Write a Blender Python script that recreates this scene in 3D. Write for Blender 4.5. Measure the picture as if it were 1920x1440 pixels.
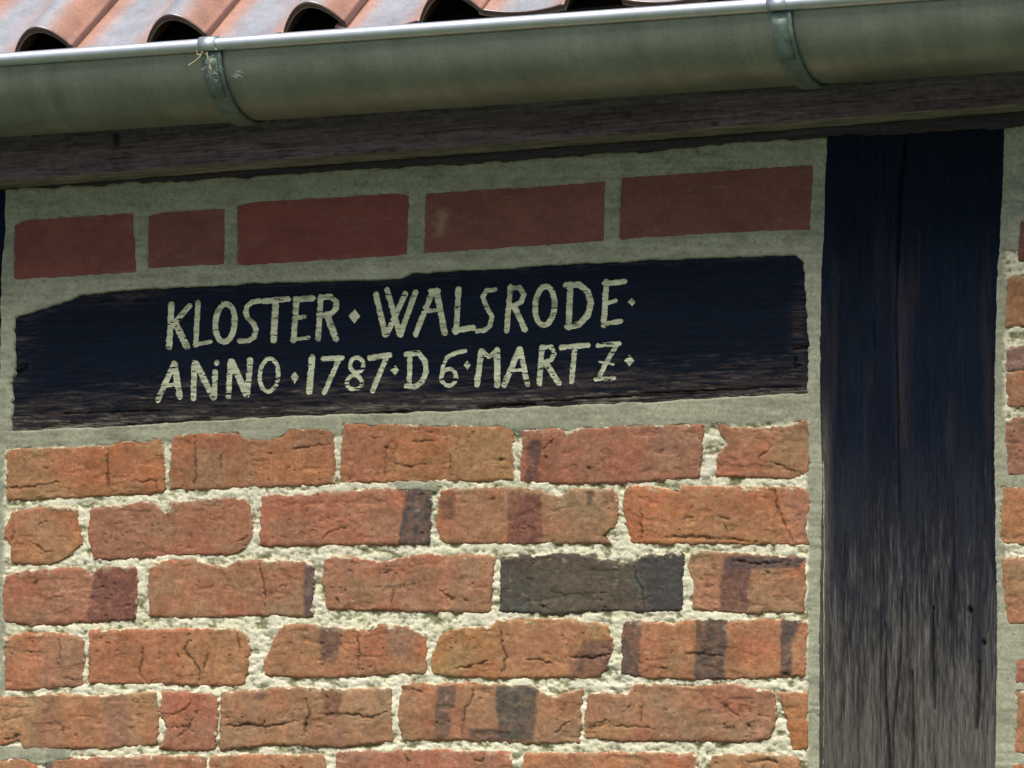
import bpy, math, random
import numpy as np

for o in list(bpy.data.objects):
    bpy.data.objects.remove(o, do_unlink=True)
SC = bpy.context.scene
COL = SC.collection
R = math.radians

# ------------------------------------------------------------------ camera
FPX = 12000.0                       # focal length in pixels of the 1920 px wide photograph
PSI, ELEV, ROLL = R(27.0), R(6.0), R(-0.45)
DIST = 8.64
TGT = np.array([0.0, 0.0, 2.55])
fwd = np.array([-math.sin(PSI)*math.cos(ELEV), math.cos(PSI)*math.cos(ELEV), math.sin(ELEV)])
r0 = np.array([math.cos(PSI), math.sin(PSI), 0.0])
u0 = np.cross(r0, fwd)
rgt = r0*math.cos(ROLL) + u0*math.sin(ROLL)
upv = -r0*math.sin(ROLL) + u0*math.cos(ROLL)
CAM = TGT - DIST*fwd
cd = bpy.data.cameras.new('camera')
cam = bpy.data.objects.new('camera', cd)
COL.objects.link(cam)
from mathutils import Matrix, Vector
cam.matrix_world = Matrix(((rgt[0], upv[0], -fwd[0], CAM[0]),
                           (rgt[1], upv[1], -fwd[1], CAM[1]),
                           (rgt[2], upv[2], -fwd[2], CAM[2]),
                           (0, 0, 0, 1)))
cd.sensor_width = 36.0
cd.lens = 36.0*FPX/1920.0
cd.clip_start = 0.1
cd.clip_end = 2000.0
SC.camera = cam

# ------------------------------------------------------------------ light
SUN_EL, SUN_AZ = R(63.0), R(180.0)   # azimuth clockwise from +Y: light comes from in front of the wall
w = bpy.data.worlds.new('World')
SC.world = w
w.use_nodes = True
nt = w.node_tree
bg = nt.nodes['Background']
sky = nt.nodes.new('ShaderNodeTexSky')
sky.sky_type = 'NISHITA'
sky.sun_disc = False
sky.sun_elevation = SUN_EL
sky.sun_rotation = SUN_AZ
sky.air_density = 1.0
sky.dust_density = 3.0
nt.links.new(sky.outputs[0], bg.inputs[0])
bg.inputs[1].default_value = 0.075
sd = bpy.data.lights.new('sun', 'SUN')
sd.energy = 3.5
sd.angle = R(38.0)
sd.color = (1.0, 0.975, 0.92)
sun = bpy.data.objects.new('sun', sd)
COL.objects.link(sun)
sv = Vector((math.sin(SUN_AZ)*math.cos(SUN_EL), math.cos(SUN_AZ)*math.cos(SUN_EL), math.sin(SUN_EL)))
sun.rotation_euler = sv.to_track_quat('Z', 'Y').to_euler()
sun.location = (0, -6, 9)
vs = SC.view_settings
vs.view_transform = 'Standard'
vs.look = 'None'
vs.exposure = 0.5
vs.gamma = 1.0
vs.use_curve_mapping = False

# ------------------------------------------------------------------ numbers
def P(px, py, Y=0.0):
    """the point of the upright plane y = Y that the photograph shows at pixel (px, py)"""
    px = np.asarray(px, float); py = np.asarray(py, float)
    a = (px-960.0)/FPX; b = -(py-720.0)/FPX
    d = fwd + a[..., None]*rgt + b[..., None]*upv
    t = (Y-CAM[1])/d[..., 1]
    return CAM + t[..., None]*d

def hsh(ix, iy, seed):
    n = (ix.astype(np.int64)*374761393 + iy.astype(np.int64)*668265263 + seed*2147483647) & 0x7fffffff
    n = ((n ^ (n >> 13))*1274126177) & 0x7fffffff
    n = ((n ^ (n >> 15))*83492791) & 0x7fffffff
    return ((n ^ (n >> 16)) & 0xffff)/65535.0

def vn(x, y, seed=0):
    x = np.asarray(x, float); y = np.asarray(y, float)
    x, y = np.broadcast_arrays(x, y)
    ix = np.floor(x); iy = np.floor(y)
    fx = x-ix; fy = y-iy
    fx = fx*fx*(3-2*fx); fy = fy*fy*(3-2*fy)
    a = hsh(ix, iy, seed); b = hsh(ix+1, iy, seed); c = hsh(ix, iy+1, seed); d = hsh(ix+1, iy+1, seed)
    return (a*(1-fx)+b*fx)*(1-fy) + (c*(1-fx)+d*fx)*fy

def fbm(x, y, seed=0, octv=4, gain=0.5):
    s = 0.0; a = 1.0; t = 0.0
    for k in range(octv):
        s = s + a*vn(x*2**k + 17.3*k, y*2**k + 9.1*k, seed+k*31)
        t += a; a *= gain
    return s/t*2-1

def ss(a, b, x):
    t = np.clip((x-a)/(b-a), 0, 1)
    return t*t*(3-2*t)

def lin(c):
    c = np.asarray(c, float)/255.0
    return np.where(c <= 0.04045, c/12.92, ((c+0.055)/1.055)**2.4)

def seg_dist(X, Y, pts, wid=False):
    """distance to a polyline and the arc position 0..1 of the nearest point"""
    best = np.full(np.shape(X), 1e9); pos = np.zeros(np.shape(X))
    n = len(pts)-1
    for k in range(n):
        (ax, ay), (bx, by) = pts[k], pts[k+1]
        dx, dy = bx-ax, by-ay
        L = dx*dx+dy*dy+1e-9
        t = np.clip(((X-ax)*dx+(Y-ay)*dy)/L, 0, 1)
        d = np.hypot(X-ax-t*dx, Y-ay-t*dy)
        m = d < best
        best = np.where(m, d, best); pos = np.where(m, (k+t)/n, pos)
    return (best, pos) if wid else best

def poly_sd(X, Y, pts):
    """signed distance to a closed polygon, positive inside"""
    n = len(pts)
    d = seg_dist(X, Y, list(pts)+[pts[0]])
    ins = np.zeros(np.shape(X), bool)
    for k in range(n):
        (ax, ay), (bx, by) = pts[k], pts[(k+1) % n]
        c = ((ay > Y) != (by > Y))
        xi = (bx-ax)*(Y-ay)/((by-ay) if by != ay else 1e-9)+ax
        ins ^= c & (X < xi)
    return np.where(ins, d, -d)

# ------------------------------------------------------------------ objects
def link(o, parent=None):
    COL.objects.link(o)
    if parent is not None:
        o.parent = parent
    return o

def tag(o, label, cat, group=None, kind=None):
    if label: o['label'] = label
    if cat: o['category'] = cat
    if group: o['group'] = group
    if kind: o['kind'] = kind
    return o

def thing(name, loc, label, cat, group=None):
    o = bpy.data.objects.new(name, None)
    o.empty_display_size = 0.1
    o.location = loc
    link(o)
    tag(o, label, cat, group)
    return o

def wloc(o):
    v = np.zeros(3)
    while o is not None:
        v += np.array(o.location); o = o.parent
    return v

def mk(name, V, F, mat, parent=None, col=None, smooth=True):
    """one mesh object from world-space points; its origin is put at its own centre"""
    V = np.asarray(V, float).reshape(-1, 3)
    c = (V.min(0)+V.max(0))/2
    me = bpy.data.meshes.new(name)
    if isinstance(F, np.ndarray):
        n, k = F.shape
        me.vertices.add(len(V))
        me.vertices.foreach_set('co', (V-c).astype(np.float32).ravel())
        me.loops.add(n*k)
        me.loops.foreach_set('vertex_index', F.astype(np.int32).ravel())
        me.polygons.add(n)
        me.polygons.foreach_set('loop_start', (np.arange(n)*k).astype(np.int32))
        me.update(calc_edges=True)
        me.validate()
    else:
        me.from_pydata([tuple(v) for v in (V-c)], [], F)
        me.update()
    me.polygons.foreach_set('use_smooth', [smooth]*len(me.polygons))
    if col is not None:
        at = me.color_attributes.new('col', 'FLOAT_COLOR', 'POINT')
        rgba = np.ones((len(V), 4), np.float32)
        rgba[:, :3] = np.asarray(col).reshape(-1, 3)
        at.data.foreach_set('color', rgba.ravel())
    me.materials.append(mat)
    o = bpy.data.objects.new(name, me)
    link(o, parent)
    o.location = c-(wloc(parent) if parent is not None else 0)
    return o

def gridF(nx, ny):
    i = np.arange(nx-1)[None, :]; j = np.arange(ny-1)[:, None]
    a = j*nx+i
    return np.stack([a, a+nx, a+nx+1, a+1], -1).reshape(-1, 4)

def skirt(V, F, nx, ny, depth, col=None):
    """close the rim of a grid with side walls that run `depth` back into the wall"""
    idx = np.arange(nx*ny).reshape(ny, nx)
    ring = np.concatenate([idx[0, :-1], idx[:-1, -1], idx[-1, :0:-1], idx[:0:-1, 0]])
    B = V[ring].copy(); B[:, 1] = depth
    n0 = len(V); m = len(ring)
    k = np.arange(m); k2 = (k+1) % m
    F2 = np.stack([ring[k], ring[k2], n0+k2, n0+k], -1)
    V2 = np.concatenate([V, B]); FF = np.concatenate([F, F2])
    if col is None:
        return V2, FF
    return V2, FF, np.concatenate([col, col[ring]])

# ------------------------------------------------------------------ materials
def material(name):
    m = bpy.data.materials.new(name)
    m.use_nodes = True
    t = m.node_tree
    return m, t, t.nodes['Principled BSDF']

def N(t, kind, **kw):
    n = t.nodes.new(kind)
    for k, v in kw.items():
        if k in n.inputs: n.inputs[k].default_value = v
        else: setattr(n, k, v)
    return n

def tex(t, scale, detail=4, rough=0.6, sx=(1, 1, 1)):
    g = N(t, 'ShaderNodeNewGeometry')
    mp = N(t, 'ShaderNodeMapping'); mp.inputs['Scale'].default_value = sx
    t.links.new(g.outputs['Position'], mp.inputs[0])
    n = N(t, 'ShaderNodeTexNoise', Scale=scale, Detail=detail, Roughness=rough)
    t.links.new(mp.outputs[0], n.inputs['Vector'])
    return n.outputs['Fac']

def ramp(t, src, pts):
    r = N(t, 'ShaderNodeValToRGB')
    e = r.color_ramp.elements
    while len(e) < len(pts): e.new(0.5)
    for k, (p, c) in enumerate(pts):
        e[k].position = p; e[k].color = (*c, 1) if not isinstance(c, float) else (c, c, c, 1)
    t.links.new(src, r.inputs[0])
    return r.outputs[0]

def mul(t, a, b, fac=1.0, mode='MULTIPLY'):
    m = N(t, 'ShaderNodeMix', data_type='RGBA', blend_type=mode)
    m.inputs[0].default_value = fac
    t.links.new(a, m.inputs[6]); t.links.new(b, m.inputs[7])
    return m.outputs[2]

def bump(t, b, src, strength, dist):
    n = N(t, 'ShaderNodeBump', Strength=strength, Distance=dist)
    t.links.new(src, n.inputs['Height'])
    last = t.nodes.get('LASTBUMP')
    if last: t.links.new(last.outputs[0], n.inputs['Normal']); last.name = 'b'
    n.name = 'LASTBUMP'
    t.links.new(n.outputs[0], b.inputs['Normal'])

def attr_mat(name, grains, bumps, rough=0.9, spec=0.2):
    """base colour = the colour attribute x fine grain; relief from noise"""
    m, t, b = material(name)
    a = N(t, 'ShaderNodeAttribute', attribute_name='col')
    c = a.outputs['Color']
    for (sc, sx, lo, hi, w0, w1) in grains:
        c = mul(t, c, ramp(t, tex(t, sc, 5, 0.65, sx), [(w0, lo), (w1, hi)]))
    t.links.new(c, b.inputs['Base Color'])
    for (sc, sx, st, di) in bumps:
        bump(t, b, tex(t, sc, 5, 0.7, sx), st, di)
    b.inputs['Roughness'].default_value = rough
    b.inputs['Specular IOR Level'].default_value = spec
    return m

M_brick = attr_mat('fired_clay', [(140, (1, 1, 1), 0.72, 1.22, 0.3, 0.7), (520, (1, 1, 1), 0.70, 1.2, 0.3, 0.68),
                                  (60, (0.7, 1, 1.8), 0.88, 1.12, 0.3, 0.7)],
                   [(500, (1, 1, 1.15), 0.45, 0.0010), (130, (0.8, 1, 1.3), 0.4, 0.0015)], 0.92, 0.15)
M_newbrick = attr_mat('smooth_brick', [(200, (1, 1, 1), 0.86, 1.12, 0.3, 0.7), (700, (1, 1, 1), 0.86, 1.1, 0.3, 0.7)],
                      [(500, (1, 1, 1), 0.3, 0.0007)], 0.85, 0.2)
M_mortar = attr_mat('mortar', [(230, (1, 1, 1), 0.80, 1.12, 0.3, 0.6), (900, (1, 1, 1), 0.86, 1.1, 0.3, 0.65)],
                    [(700, (1, 1, 1), 0.5, 0.0009)], 0.97, 0.1)
M_oakv = attr_mat('post_oak', [(90, (9, 1, 0.35), 0.6, 1.3, 0.3, 0.7), (330, (5, 1, 0.25), 0.62, 1.3, 0.32, 0.68)],
                  [(200, (6, 1, 0.25), 0.7, 0.0016), (500, (4, 1, 0.3), 0.4, 0.0008)], 0.85, 0.12)
M_oakh = attr_mat('beam_oak', [(70, (0.25, 1, 6), 0.66, 1.3, 0.3, 0.7), (260, (0.2, 1, 5), 0.7, 1.25, 0.32, 0.68)],
                  [(200, (0.25, 1, 5), 0.6, 0.0012)], 0.85, 0.15)
M_board = attr_mat('board_paint', [(90, (0.25, 1, 5), 0.6, 1.35, 0.3, 0.7), (420, (0.2, 1, 3.5), 0.65, 1.3, 0.3, 0.7)],
                   [(240, (0.2, 1, 5), 0.55, 0.0012)], 0.8, 0.12)
M_letter = attr_mat('letter_paint', [(160, (0.35, 1, 4), 0.62, 1.12, 0.3, 0.55), (700, (0.5, 1, 2.5), 0.72, 1.12, 0.3, 0.65)],
                    [(420, (0.3, 1, 3), 0.5, 0.0009)], 0.85, 0.2)

def flat_mat(name, c, rough=0.8, metal=0.0, var=0.15, sc=60, spec=0.3, bm=None):
    m, t, b = material(name)
    n = tex(t, sc, 6, 0.65)
    c = np.asarray(c)
    lo = tuple(c*(1-var)); hi = tuple(np.clip(c*(1+var), 0, 1))
    t.links.new(ramp(t, n, [(0.3, lo), (0.7, hi)]), b.inputs['Base Color'])
    b.inputs['Roughness'].default_value = rough
    b.inputs['Metallic'].default_value = metal
    b.inputs['Specular IOR Level'].default_value = spec
    if bm: bump(t, b, tex(t, bm[0], 5, 0.65), bm[1], bm[2])
    return m

# weathered zinc: blotchy patina, mottled gloss; dark olive reflection painted into the base colour
M_zinc, t, b = material('weathered_zinc')
c1 = ramp(t, tex(t, 16, 6, 0.7, (0.6, 1, 1)), [(0.3, (0.265, 0.28, 0.222)), (0.7, (0.375, 0.395, 0.32))])
c2 = ramp(t, tex(t, 500, 3, 0.6), [(0.25, 0.75), (0.6, 1.05)])
c3 = ramp(t, tex(t, 26, 5, 0.7, (1, 0.06, 0.06)), [(0.3, 0.84), (0.65, 1.08)])
t.links.new(mul(t, mul(t, c1, c2), c3), b.inputs['Base Color'])
b.inputs['Metallic'].default_value = 0.5
t.links.new(ramp(t, tex(t, 40, 5, 0.6), [(0.3, 0.36), (0.7, 0.48)]), b.inputs['Roughness'])
bump(t, b, tex(t, 9, 3, 0.5, (0.35, 1, 1)), 0.12, 0.004)
M_bead, t, b = material('bright_zinc')
t.links.new(ramp(t, tex(t, 50, 5, 0.6), [(0.3, (0.68, 0.70, 0.74)), (0.7, (0.82, 0.84, 0.88))]), b.inputs['Base Color'])
b.inputs['Metallic'].default_value = 0.9
b.inputs['Roughness'].default_value = 0.38
M_strap = flat_mat('strap_zinc', (0.21, 0.27, 0.23), 0.6, 0.5, 0.35, 70, 0.4, (260, 0.3, 0.001))
# glazed-looking clay roof tile
M_tile, t, b = material('roof_clay')
a_ = N(t, 'ShaderNodeAttribute', attribute_name='col')
c1 = ramp(t, tex(t, 22, 6, 0.7), [(0.3, 0.75), (0.7, 1.2)])
c2 = ramp(t, tex(t, 260, 5, 0.65), [(0.3, 0.78), (0.65, 1.1)])
t.links.new(mul(t, mul(t, a_.outputs['Color'], c1), c2), b.inputs['Base Color'])
b.inputs['Roughness'].default_value = 0.5
b.inputs['Coat Weight'].default_value = 1.0
b.inputs['Coat IOR'].default_value = 1.9
t.links.new(ramp(t, tex(t, 35, 5, 0.6), [(0.3, 0.16), (0.7, 0.34)]), b.inputs['Coat Roughness'])
bump(t, b, tex(t, 90, 5, 0.6), 0.12, 0.002)
M_deck = flat_mat('dark_roof_timber', (0.03, 0.022, 0.02), 0.9)
M_straw = flat_mat('dry_straw', (0.42, 0.35, 0.20), 0.9)
M_web = flat_mat('cobweb', (0.36, 0.38, 0.34), 0.9)
M_lawn, t, b = material('lawn')
t.links.new(ramp(t, tex(t, 1.2, 8, 0.7), [(0.3, (0.032, 0.052, 0.025)), (0.7, (0.064, 0.085, 0.042))]), b.inputs['Base Color'])
b.inputs['Roughness'].default_value = 0.95
# far part of the wall below the picture
M_low, t, b = material('lower_masonry')
g = N(t, 'ShaderNodeNewGeometry')
mp = N(t, 'ShaderNodeMapping'); mp.inputs['Rotation'].default_value = (R(90), 0, 0)
t.links.new(g.outputs['Position'], mp.inputs[0])
bt = N(t, 'ShaderNodeTexBrick', Scale=1.0)
bt.inputs['Color1'].default_value = (0.30, 0.12, 0.065, 1); bt.inputs['Color2'].default_value = (0.24, 0.09, 0.055, 1)
bt.inputs['Mortar'].default_value = (0.5, 0.46, 0.33, 1)
bt.inputs['Mortar Size'].default_value = 0.009; bt.inputs['Brick Width'].default_value = 0.265; bt.inputs['Row Height'].default_value = 0.084
t.links.new(mp.outputs[0], bt.inputs['Vector']); t.links.new(bt.outputs['Color'], b.inputs['Base Color'])
b.inputs['Roughness'].default_value = 0.95

# ------------------------------------------------------------------ ground
mk('lawn', [(-150, -150, 0), (150, -150, 0), (150, 150, 0), (-150, 150, 0)], [(0, 1, 2, 3)], M_lawn)['kind'] = 'structure'

# ================================================================== THE MASONRY
# the brick outlines, surveyed course by course: left edge, right edge, top edge, bottom edge
OR, RE, BR, DK, PU, NR, YE = (170, 105, 68), (160, 86, 66), (152, 103, 72), (82, 77, 76), (118, 84, 78), (150, 84, 80), (166, 118, 72)
def bk(L, Rr, T, B, col, stripes=(), cracks=(), pits=(), h=3.0, new=False):
    if not new: h = 1.5+(h-3.0)*0.8
    return dict(L=L, R=Rr, T=T, B=B, col=col, stripes=stripes, cracks=cracks, pits=pits, h=h, new=new)
# a stripe: (x at the top from, to, x at the bottom from, to, colour, y from, y to)
BRICKS = [
 # top course: hard smooth dark red bricks
 bk([(25,415),(24,527)], [(252,398),(257,512)], [(25,424),(40,412),(120,406),(252,398)], [(22,527),(257,512)], (140,86,79), h=0.2, new=True),
 bk([(276,402),(275,505)], [(423,389),(422,497)], [(276,404),(300,397),(423,389)], [(275,505),(422,497)], (138,90,83), h=0.1, new=True),
 bk([(443,383),(443,500)], [(768,364),(765,480)], [(443,385),(470,377),(620,368),(755,360),(768,366)], [(443,500),(765,480)], (142,84,78), h=0.2, new=True),
 bk([(796,362),(793,477)], [(1136,338),(1134,454)], [(796,362),(900,353),(1000,349),(1136,338)], [(793,477),(1134,454)], (138,92,82), h=0.0, new=True,
    stripes=[(822,836,818,832,(190,150,120),395,440)]),
 bk([(1163,331),(1158,451)], [(1527,307),(1520,432)], [(1163,331),(1340,320),(1450,311),(1527,307)], [(1158,451),(1300,441),(1520,432)], (132,88,82), h=0.1, new=True),
 # course 1
 bk([(13,848),(16,937)], [(303,823),(307,915)], [(13,848),(40,843),(100,842),(210,837),(216,832),(303,823)], [(16,937),(150,930),(240,925),(300,923),(307,915)], OR,
    cracks=[[(255,898),(272,905),(285,900),(295,902),(296,915)], [(20,915),(60,912),(110,905)], [(203,842),(203,925)]], pits=[(86,877,4)]),
 bk([(325,822),(320,915)], [(624,812),(625,905)], [(325,820),(365,815),(440,812),(458,822),(470,827),(530,822),(540,806),(612,804),(624,816)], [(320,915),(365,916),(500,911),(625,905)], (164,96,68),
    stripes=[(480,620,480,620,(182,100,62),850,905),(365,420,365,420,(150,105,76),840,920)], cracks=[[(366,818),(367,870),(366,915)], [(418,850),(415,880)], [(540,842),(580,838),(618,832)]]),
 bk([(646,795),(638,903)], [(957,802),(961,898)], [(646,795),(700,795),(820,800),(900,800),(957,802)], [(638,903),(800,902),(961,898)], (170,102,66),
    stripes=[(842,958,842,958,(168,118,76),800,900),(640,720,640,720,(170,94,68),800,905)],
    cracks=[[(724,835),(723,895)], [(748,832),(735,852)], [(692,820),(720,822)], [(775,828),(815,828)], [(842,848),(846,880)], [(735,868),(770,875),(800,872)]], pits=[(940,862,6)]),
 bk([(982,806),(976,902)], [(1318,797),(1310,893)], [(982,808),(1055,806),(1066,813),(1090,806),(1180,800),(1318,797)], [(976,902),(1100,905),(1165,903),(1310,893)], (164,88,68),
    stripes=[(990,1014,984,1010,(105,82,80),825,902),(1230,1310,1220,1310,(150,98,78),805,895),(1130,1200,1130,1200,(160,80,66),840,895)],
    cracks=[[(1014,845),(1030,832),(1042,822)], [(1265,856),(1275,856)], [(1235,850),(1245,843)]], pits=[(1104,876,5),(1025,857,5)]),
 bk([(1345,792),(1352,815),(1366,832),(1350,850),(1342,890)], [(1512,787),(1517,830),(1514,885)], [(1345,792),(1370,802),(1430,806),(1480,800),(1512,787)], [(1342,890),(1400,893),(1480,895),(1514,885)], (166,100,72),
    stripes=[(1440,1512,1440,1512,(160,112,78),820,888)], cracks=[[(1448,836),(1440,848),(1425,856),(1420,868)], [(1446,865),(1490,885)]]),
 # course 2
 bk([(24,962),(8,1005),(22,1016),(26,1052)], [(143,955),(145,985),(150,1020),(106,1054)], [(24,962),(60,955),(100,950),(143,955)], [(26,1053),(70,1057),(106,1054)], (164,104,70),
    cracks=[[(60,1016),(85,1035),(102,1032)], [(22,1016),(28,985)], [(60,990),(90,975)]]),
 bk([(172,955),(168,1000),(178,1047)], [(466,942),(473,1010),(450,1038)], [(172,957),(240,948),(285,942),(302,958),(312,964),(328,944),(400,937),(440,935),(466,944)], [(178,1047),(275,1045),(330,1038),(440,1037),(452,1030)], (160,92,68),
    cracks=[[(212,1000),(205,1012)], [(445,1014),(470,1003)], [(312,960),(318,975)]], stripes=[(172,290,172,290,(150,92,72),950,1046)]),
 bk([(492,932),(490,1022)], [(806,918),(802,1018)], [(492,932),(600,926),(690,920),(806,918)], [(490,1022),(620,1020),(802,1018)], (164,96,72),
    stripes=[(760,810,748,806,(84,80,82),915,1022)], cracks=[[(606,1008),(625,995),(652,988)], [(592,925),(597,932)]]),
 bk([(828,922),(820,985),(832,1012)], [(1150,922),(1158,950),(1150,985),(1128,1000),(1142,1014)], [(828,922),(960,916),(1010,920),(1030,932),(1050,934),(1070,922),(1100,918),(1150,922)], [(832,1016),(930,1018),(1142,1016)], (158,104,74),
    stripes=[(953,1016,952,1020,(126,84,78),925,1018),(826,856,826,850,(128,92,78),925,975),(1100,1118,1104,1112,(105,88,80),918,948)], pits=[(924,934,4)]),
 bk([(1175,916),(1170,960),(1182,1000),(1182,1016)], [(1508,922),(1520,940),(1508,985),(1514,1016)], [(1175,914),(1205,915),(1240,918),(1272,926),(1282,913),(1400,915),(1480,915),(1508,920)], [(1182,1016),(1250,1018),(1350,1018),(1514,1020)], (178,102,66),
    stripes=[(1465,1520,1490,1520,(166,100,80),915,1020)], cracks=[[(1453,916),(1458,950),(1472,985),(1488,1016)], [(1203,955),(1204,1010)], [(1280,974),(1302,970)], [(1350,972),(1368,974)], [(1240,1008),(1310,1006),(1420,1016)], [(1358,980),(1366,1000)]], pits=[(1296,951,4)]),
 # course 3
 bk([(12,1080),(5,1120),(10,1165)], [(256,1065),(252,1160)], [(12,1082),(40,1074),(90,1068),(150,1065),(170,1080),(186,1066),(256,1065)], [(8,1163),(60,1171),(170,1163),(252,1160)], (160,94,72),
    stripes=[(178,258,164,254,(122,84,78),1062,1164)], cracks=[[(90,1125),(120,1118)]], pits=[(66,1092,6)]),
 bk([(283,1062),(280,1110),(283,1153)], [(586,1060),(583,1155)], [(283,1064),(310,1053),(368,1052),(400,1062),(428,1066),(440,1055),(500,1052),(570,1055),(586,1062)], [(283,1154),(370,1157),(480,1150),(583,1155)], (160,102,74),
    stripes=[(572,590,570,590,(96,82,88),1055,1156)], cracks=[[(488,1060),(494,1085),(500,1110),(496,1140)], [(525,1102),(540,1096)]], h=3.6),
 bk([(612,1048),(607,1090),(618,1140)], [(925,1045),(917,1148)], [(612,1048),(660,1044),(685,1052),(715,1060),(740,1050),(800,1040),(925,1045)], [(618,1140),(690,1140),(820,1146),(917,1148)], (158,98,74),
    cracks=[[(824,1106),(840,1118),(855,1124)], [(866,1120),(878,1128)], [(715,1078),(735,1070)], [(737,1105),(737,1140)], [(634,1120),(637,1135)]], pits=[(657,1071,4),(848,1122,6),(735,1071,5)], h=3.8),
 bk([(943,1045),(938,1143)], [(1279,1038),(1276,1143)], [(943,1045),(1020,1042),(1110,1040),(1130,1050),(1160,1058),(1190,1056),(1202,1042),(1279,1038)], [(938,1143),(1050,1150),(1130,1142),(1205,1145),(1276,1143)], (88,82,78),
    stripes=[(1000,1180,1000,1190,(98,90,80),1050,1150),(1206,1280,1210,1280,(78,76,78),1040,1146)], cracks=[[(1190,1062),(1194,1085),(1206,1105),(1208,1140)], [(1010,1135),(1030,1142)]], h=3.2),
 bk([(1298,1035),(1290,1065),(1303,1095),(1300,1140)], [(1508,1050),(1504,1146)], [(1298,1035),(1400,1040),(1508,1048)], [(1300,1142),(1400,1148),(1504,1146)], (162,104,74),
    stripes=[(1355,1412,1350,1402,(112,84,80),1045,1146),(1358,1510,1358,1500,(94,82,84),1042,1066)], cracks=[[(1375,1052),(1420,1057),(1480,1052),(1478,1066)], [(1330,1098),(1340,1098)], [(1365,1072),(1367,1069)]], pits=[(1340,1067,5),(1328,1100,6),(1440,1072,4)]),
 # course 4
 bk([(12,1202),(12,1290)], [(156,1196),(154,1283)], [(12,1202),(35,1191),(110,1188),(140,1194),(156,1200)], [(13,1290),(60,1292),(154,1283)], (168,98,70),
    stripes=[(80,110,80,110,(160,100,78),1190,1285),(112,158,112,158,(152,100,80),1190,1288)], cracks=[[(112,1195),(113,1220),(112,1245)]], pits=[(24,1224,3),(58,1224,3),(125,1272,4),(135,1274,4)]),
 bk([(169,1186),(167,1280)], [(462,1192),(467,1215),(458,1282)], [(169,1185),(260,1182),(430,1180),(450,1188),(462,1198)], [(167,1280),(300,1280),(440,1285),(458,1280)], (174,98,68),
    stripes=[(340,460,340,460,(172,110,70),1185,1280)], cracks=[[(268,1212),(266,1240),(263,1265),(275,1276)], [(355,1195),(352,1210),(348,1220),(365,1240),(375,1262),(372,1280)], [(447,1190),(449,1225)], [(390,1225),(380,1255)]], pits=[(182,1222,4),(218,1222,3)]),
 bk([(520,1198),(498,1240),(502,1264)], [(793,1195),(798,1225),(795,1262)], [(520,1195),(540,1172),(600,1174),(640,1180),(672,1182),(690,1188),(708,1172),(760,1175),(793,1195)], [(502,1265),(620,1268),(740,1262),(795,1262)], (168,102,70),
    stripes=[(598,642,604,632,(110,86,80),1170,1242),(720,785,732,772,(132,98,78),1172,1238)], cracks=[[(671,1185),(672,1225),(673,1260)]], pits=[(605,1246,4)]),
 bk([(830,1196),(810,1235),(816,1262)], [(1134,1174),(1148,1210),(1136,1250),(1115,1268)], [(830,1194),(852,1182),(922,1178),(934,1165),(1050,1162),(1134,1174)], [(816,1262),(860,1268),(940,1270),(1080,1268),(1115,1269)], (174,112,68),
    stripes=[(1095,1150,1060,1150,(118,90,82),1200,1268),(935,1100,935,1070,(168,104,72),1165,1268)], cracks=[[(938,1175),(942,1205),(950,1235),(945,1258),(935,1270)], [(1060,1232),(1110,1234),(1148,1226)], [(985,1235),(1015,1238),(1040,1246)], [(850,1255),(885,1250),(915,1240)]], h=3.4),
 bk([(1172,1168),(1166,1195),(1170,1230),(1164,1263)], [(1510,1166),(1508,1265)], [(1172,1170),(1200,1165),(1262,1172),(1290,1165),(1330,1162),(1365,1165),(1420,1163),(1510,1166)], [(1164,1263),(1280,1272),(1400,1270),(1508,1265)], (172,102,70),
    stripes=[(1168,1203,1160,1200,(98,86,80),1160,1270),(1305,1364,1304,1360,(90,80,76),1158,1275),(1466,1492,1464,1484,(100,86,82),1160,1268),(1466,1512,1466,1474,(96,86,84),1160,1212)],
    cracks=[[(1282,1226),(1300,1226),(1322,1228),(1340,1229),(1358,1231)], [(1240,1252),(1250,1252)], [(1255,1224),(1265,1220)]], pits=[(1473,1266,7)]),
 # course 5
 bk([(-30,1310),(-30,1400)], [(292,1298),(296,1345),(292,1396)], [(-30,1316),(25,1310),(100,1303),(180,1307),(292,1298)], [(-30,1398),(15,1394),(38,1385),(48,1402),(200,1402),(292,1393)], (166,110,76),
    stripes=[(74,108,76,110,(146,92,74),1300,1405),(192,240,202,245,(136,92,78),1300,1405),(0,60,0,60,(172,120,82),1320,1380)], cracks=[[(8,1388),(25,1384),(40,1378)], [(250,1314),(262,1320)]], pits=[(247,1367,4),(30,1384,8),(118,1369,3)], h=3.6),
 bk([(306,1298),(302,1340),(316,1362),(300,1395)], [(400,1302),(406,1325),(400,1405)], [(306,1296),(400,1303)], [(300,1400),(345,1406),(398,1404)], (157,91,70),
    cracks=[[(358,1312),(352,1328),(330,1340)], [(370,1338),(350,1370),(330,1385)], [(320,1340),(340,1332)], [(315,1365),(345,1362),(365,1372)]], h=3.4),
 bk([(417,1302),(414,1403)], [(729,1292),(734,1388)], [(417,1302),(560,1290),(640,1296),(729,1292)], [(414,1405),(520,1393),(640,1399),(734,1388)], (154,106,76),
    stripes=[(604,645,612,636,(122,92,76),1290,1345),(475,505,480,495,(118,90,80),1298,1312),(620,640,620,650,(140,92,76),1340,1400)],
    cracks=[[(572,1310),(580,1335),(574,1362),(566,1388)], [(420,1362),(465,1358),(500,1362),(560,1352)], [(612,1342),(630,1340),(655,1338),(700,1346),(728,1336)], [(497,1352),(498,1375)]], h=3.6),
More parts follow.
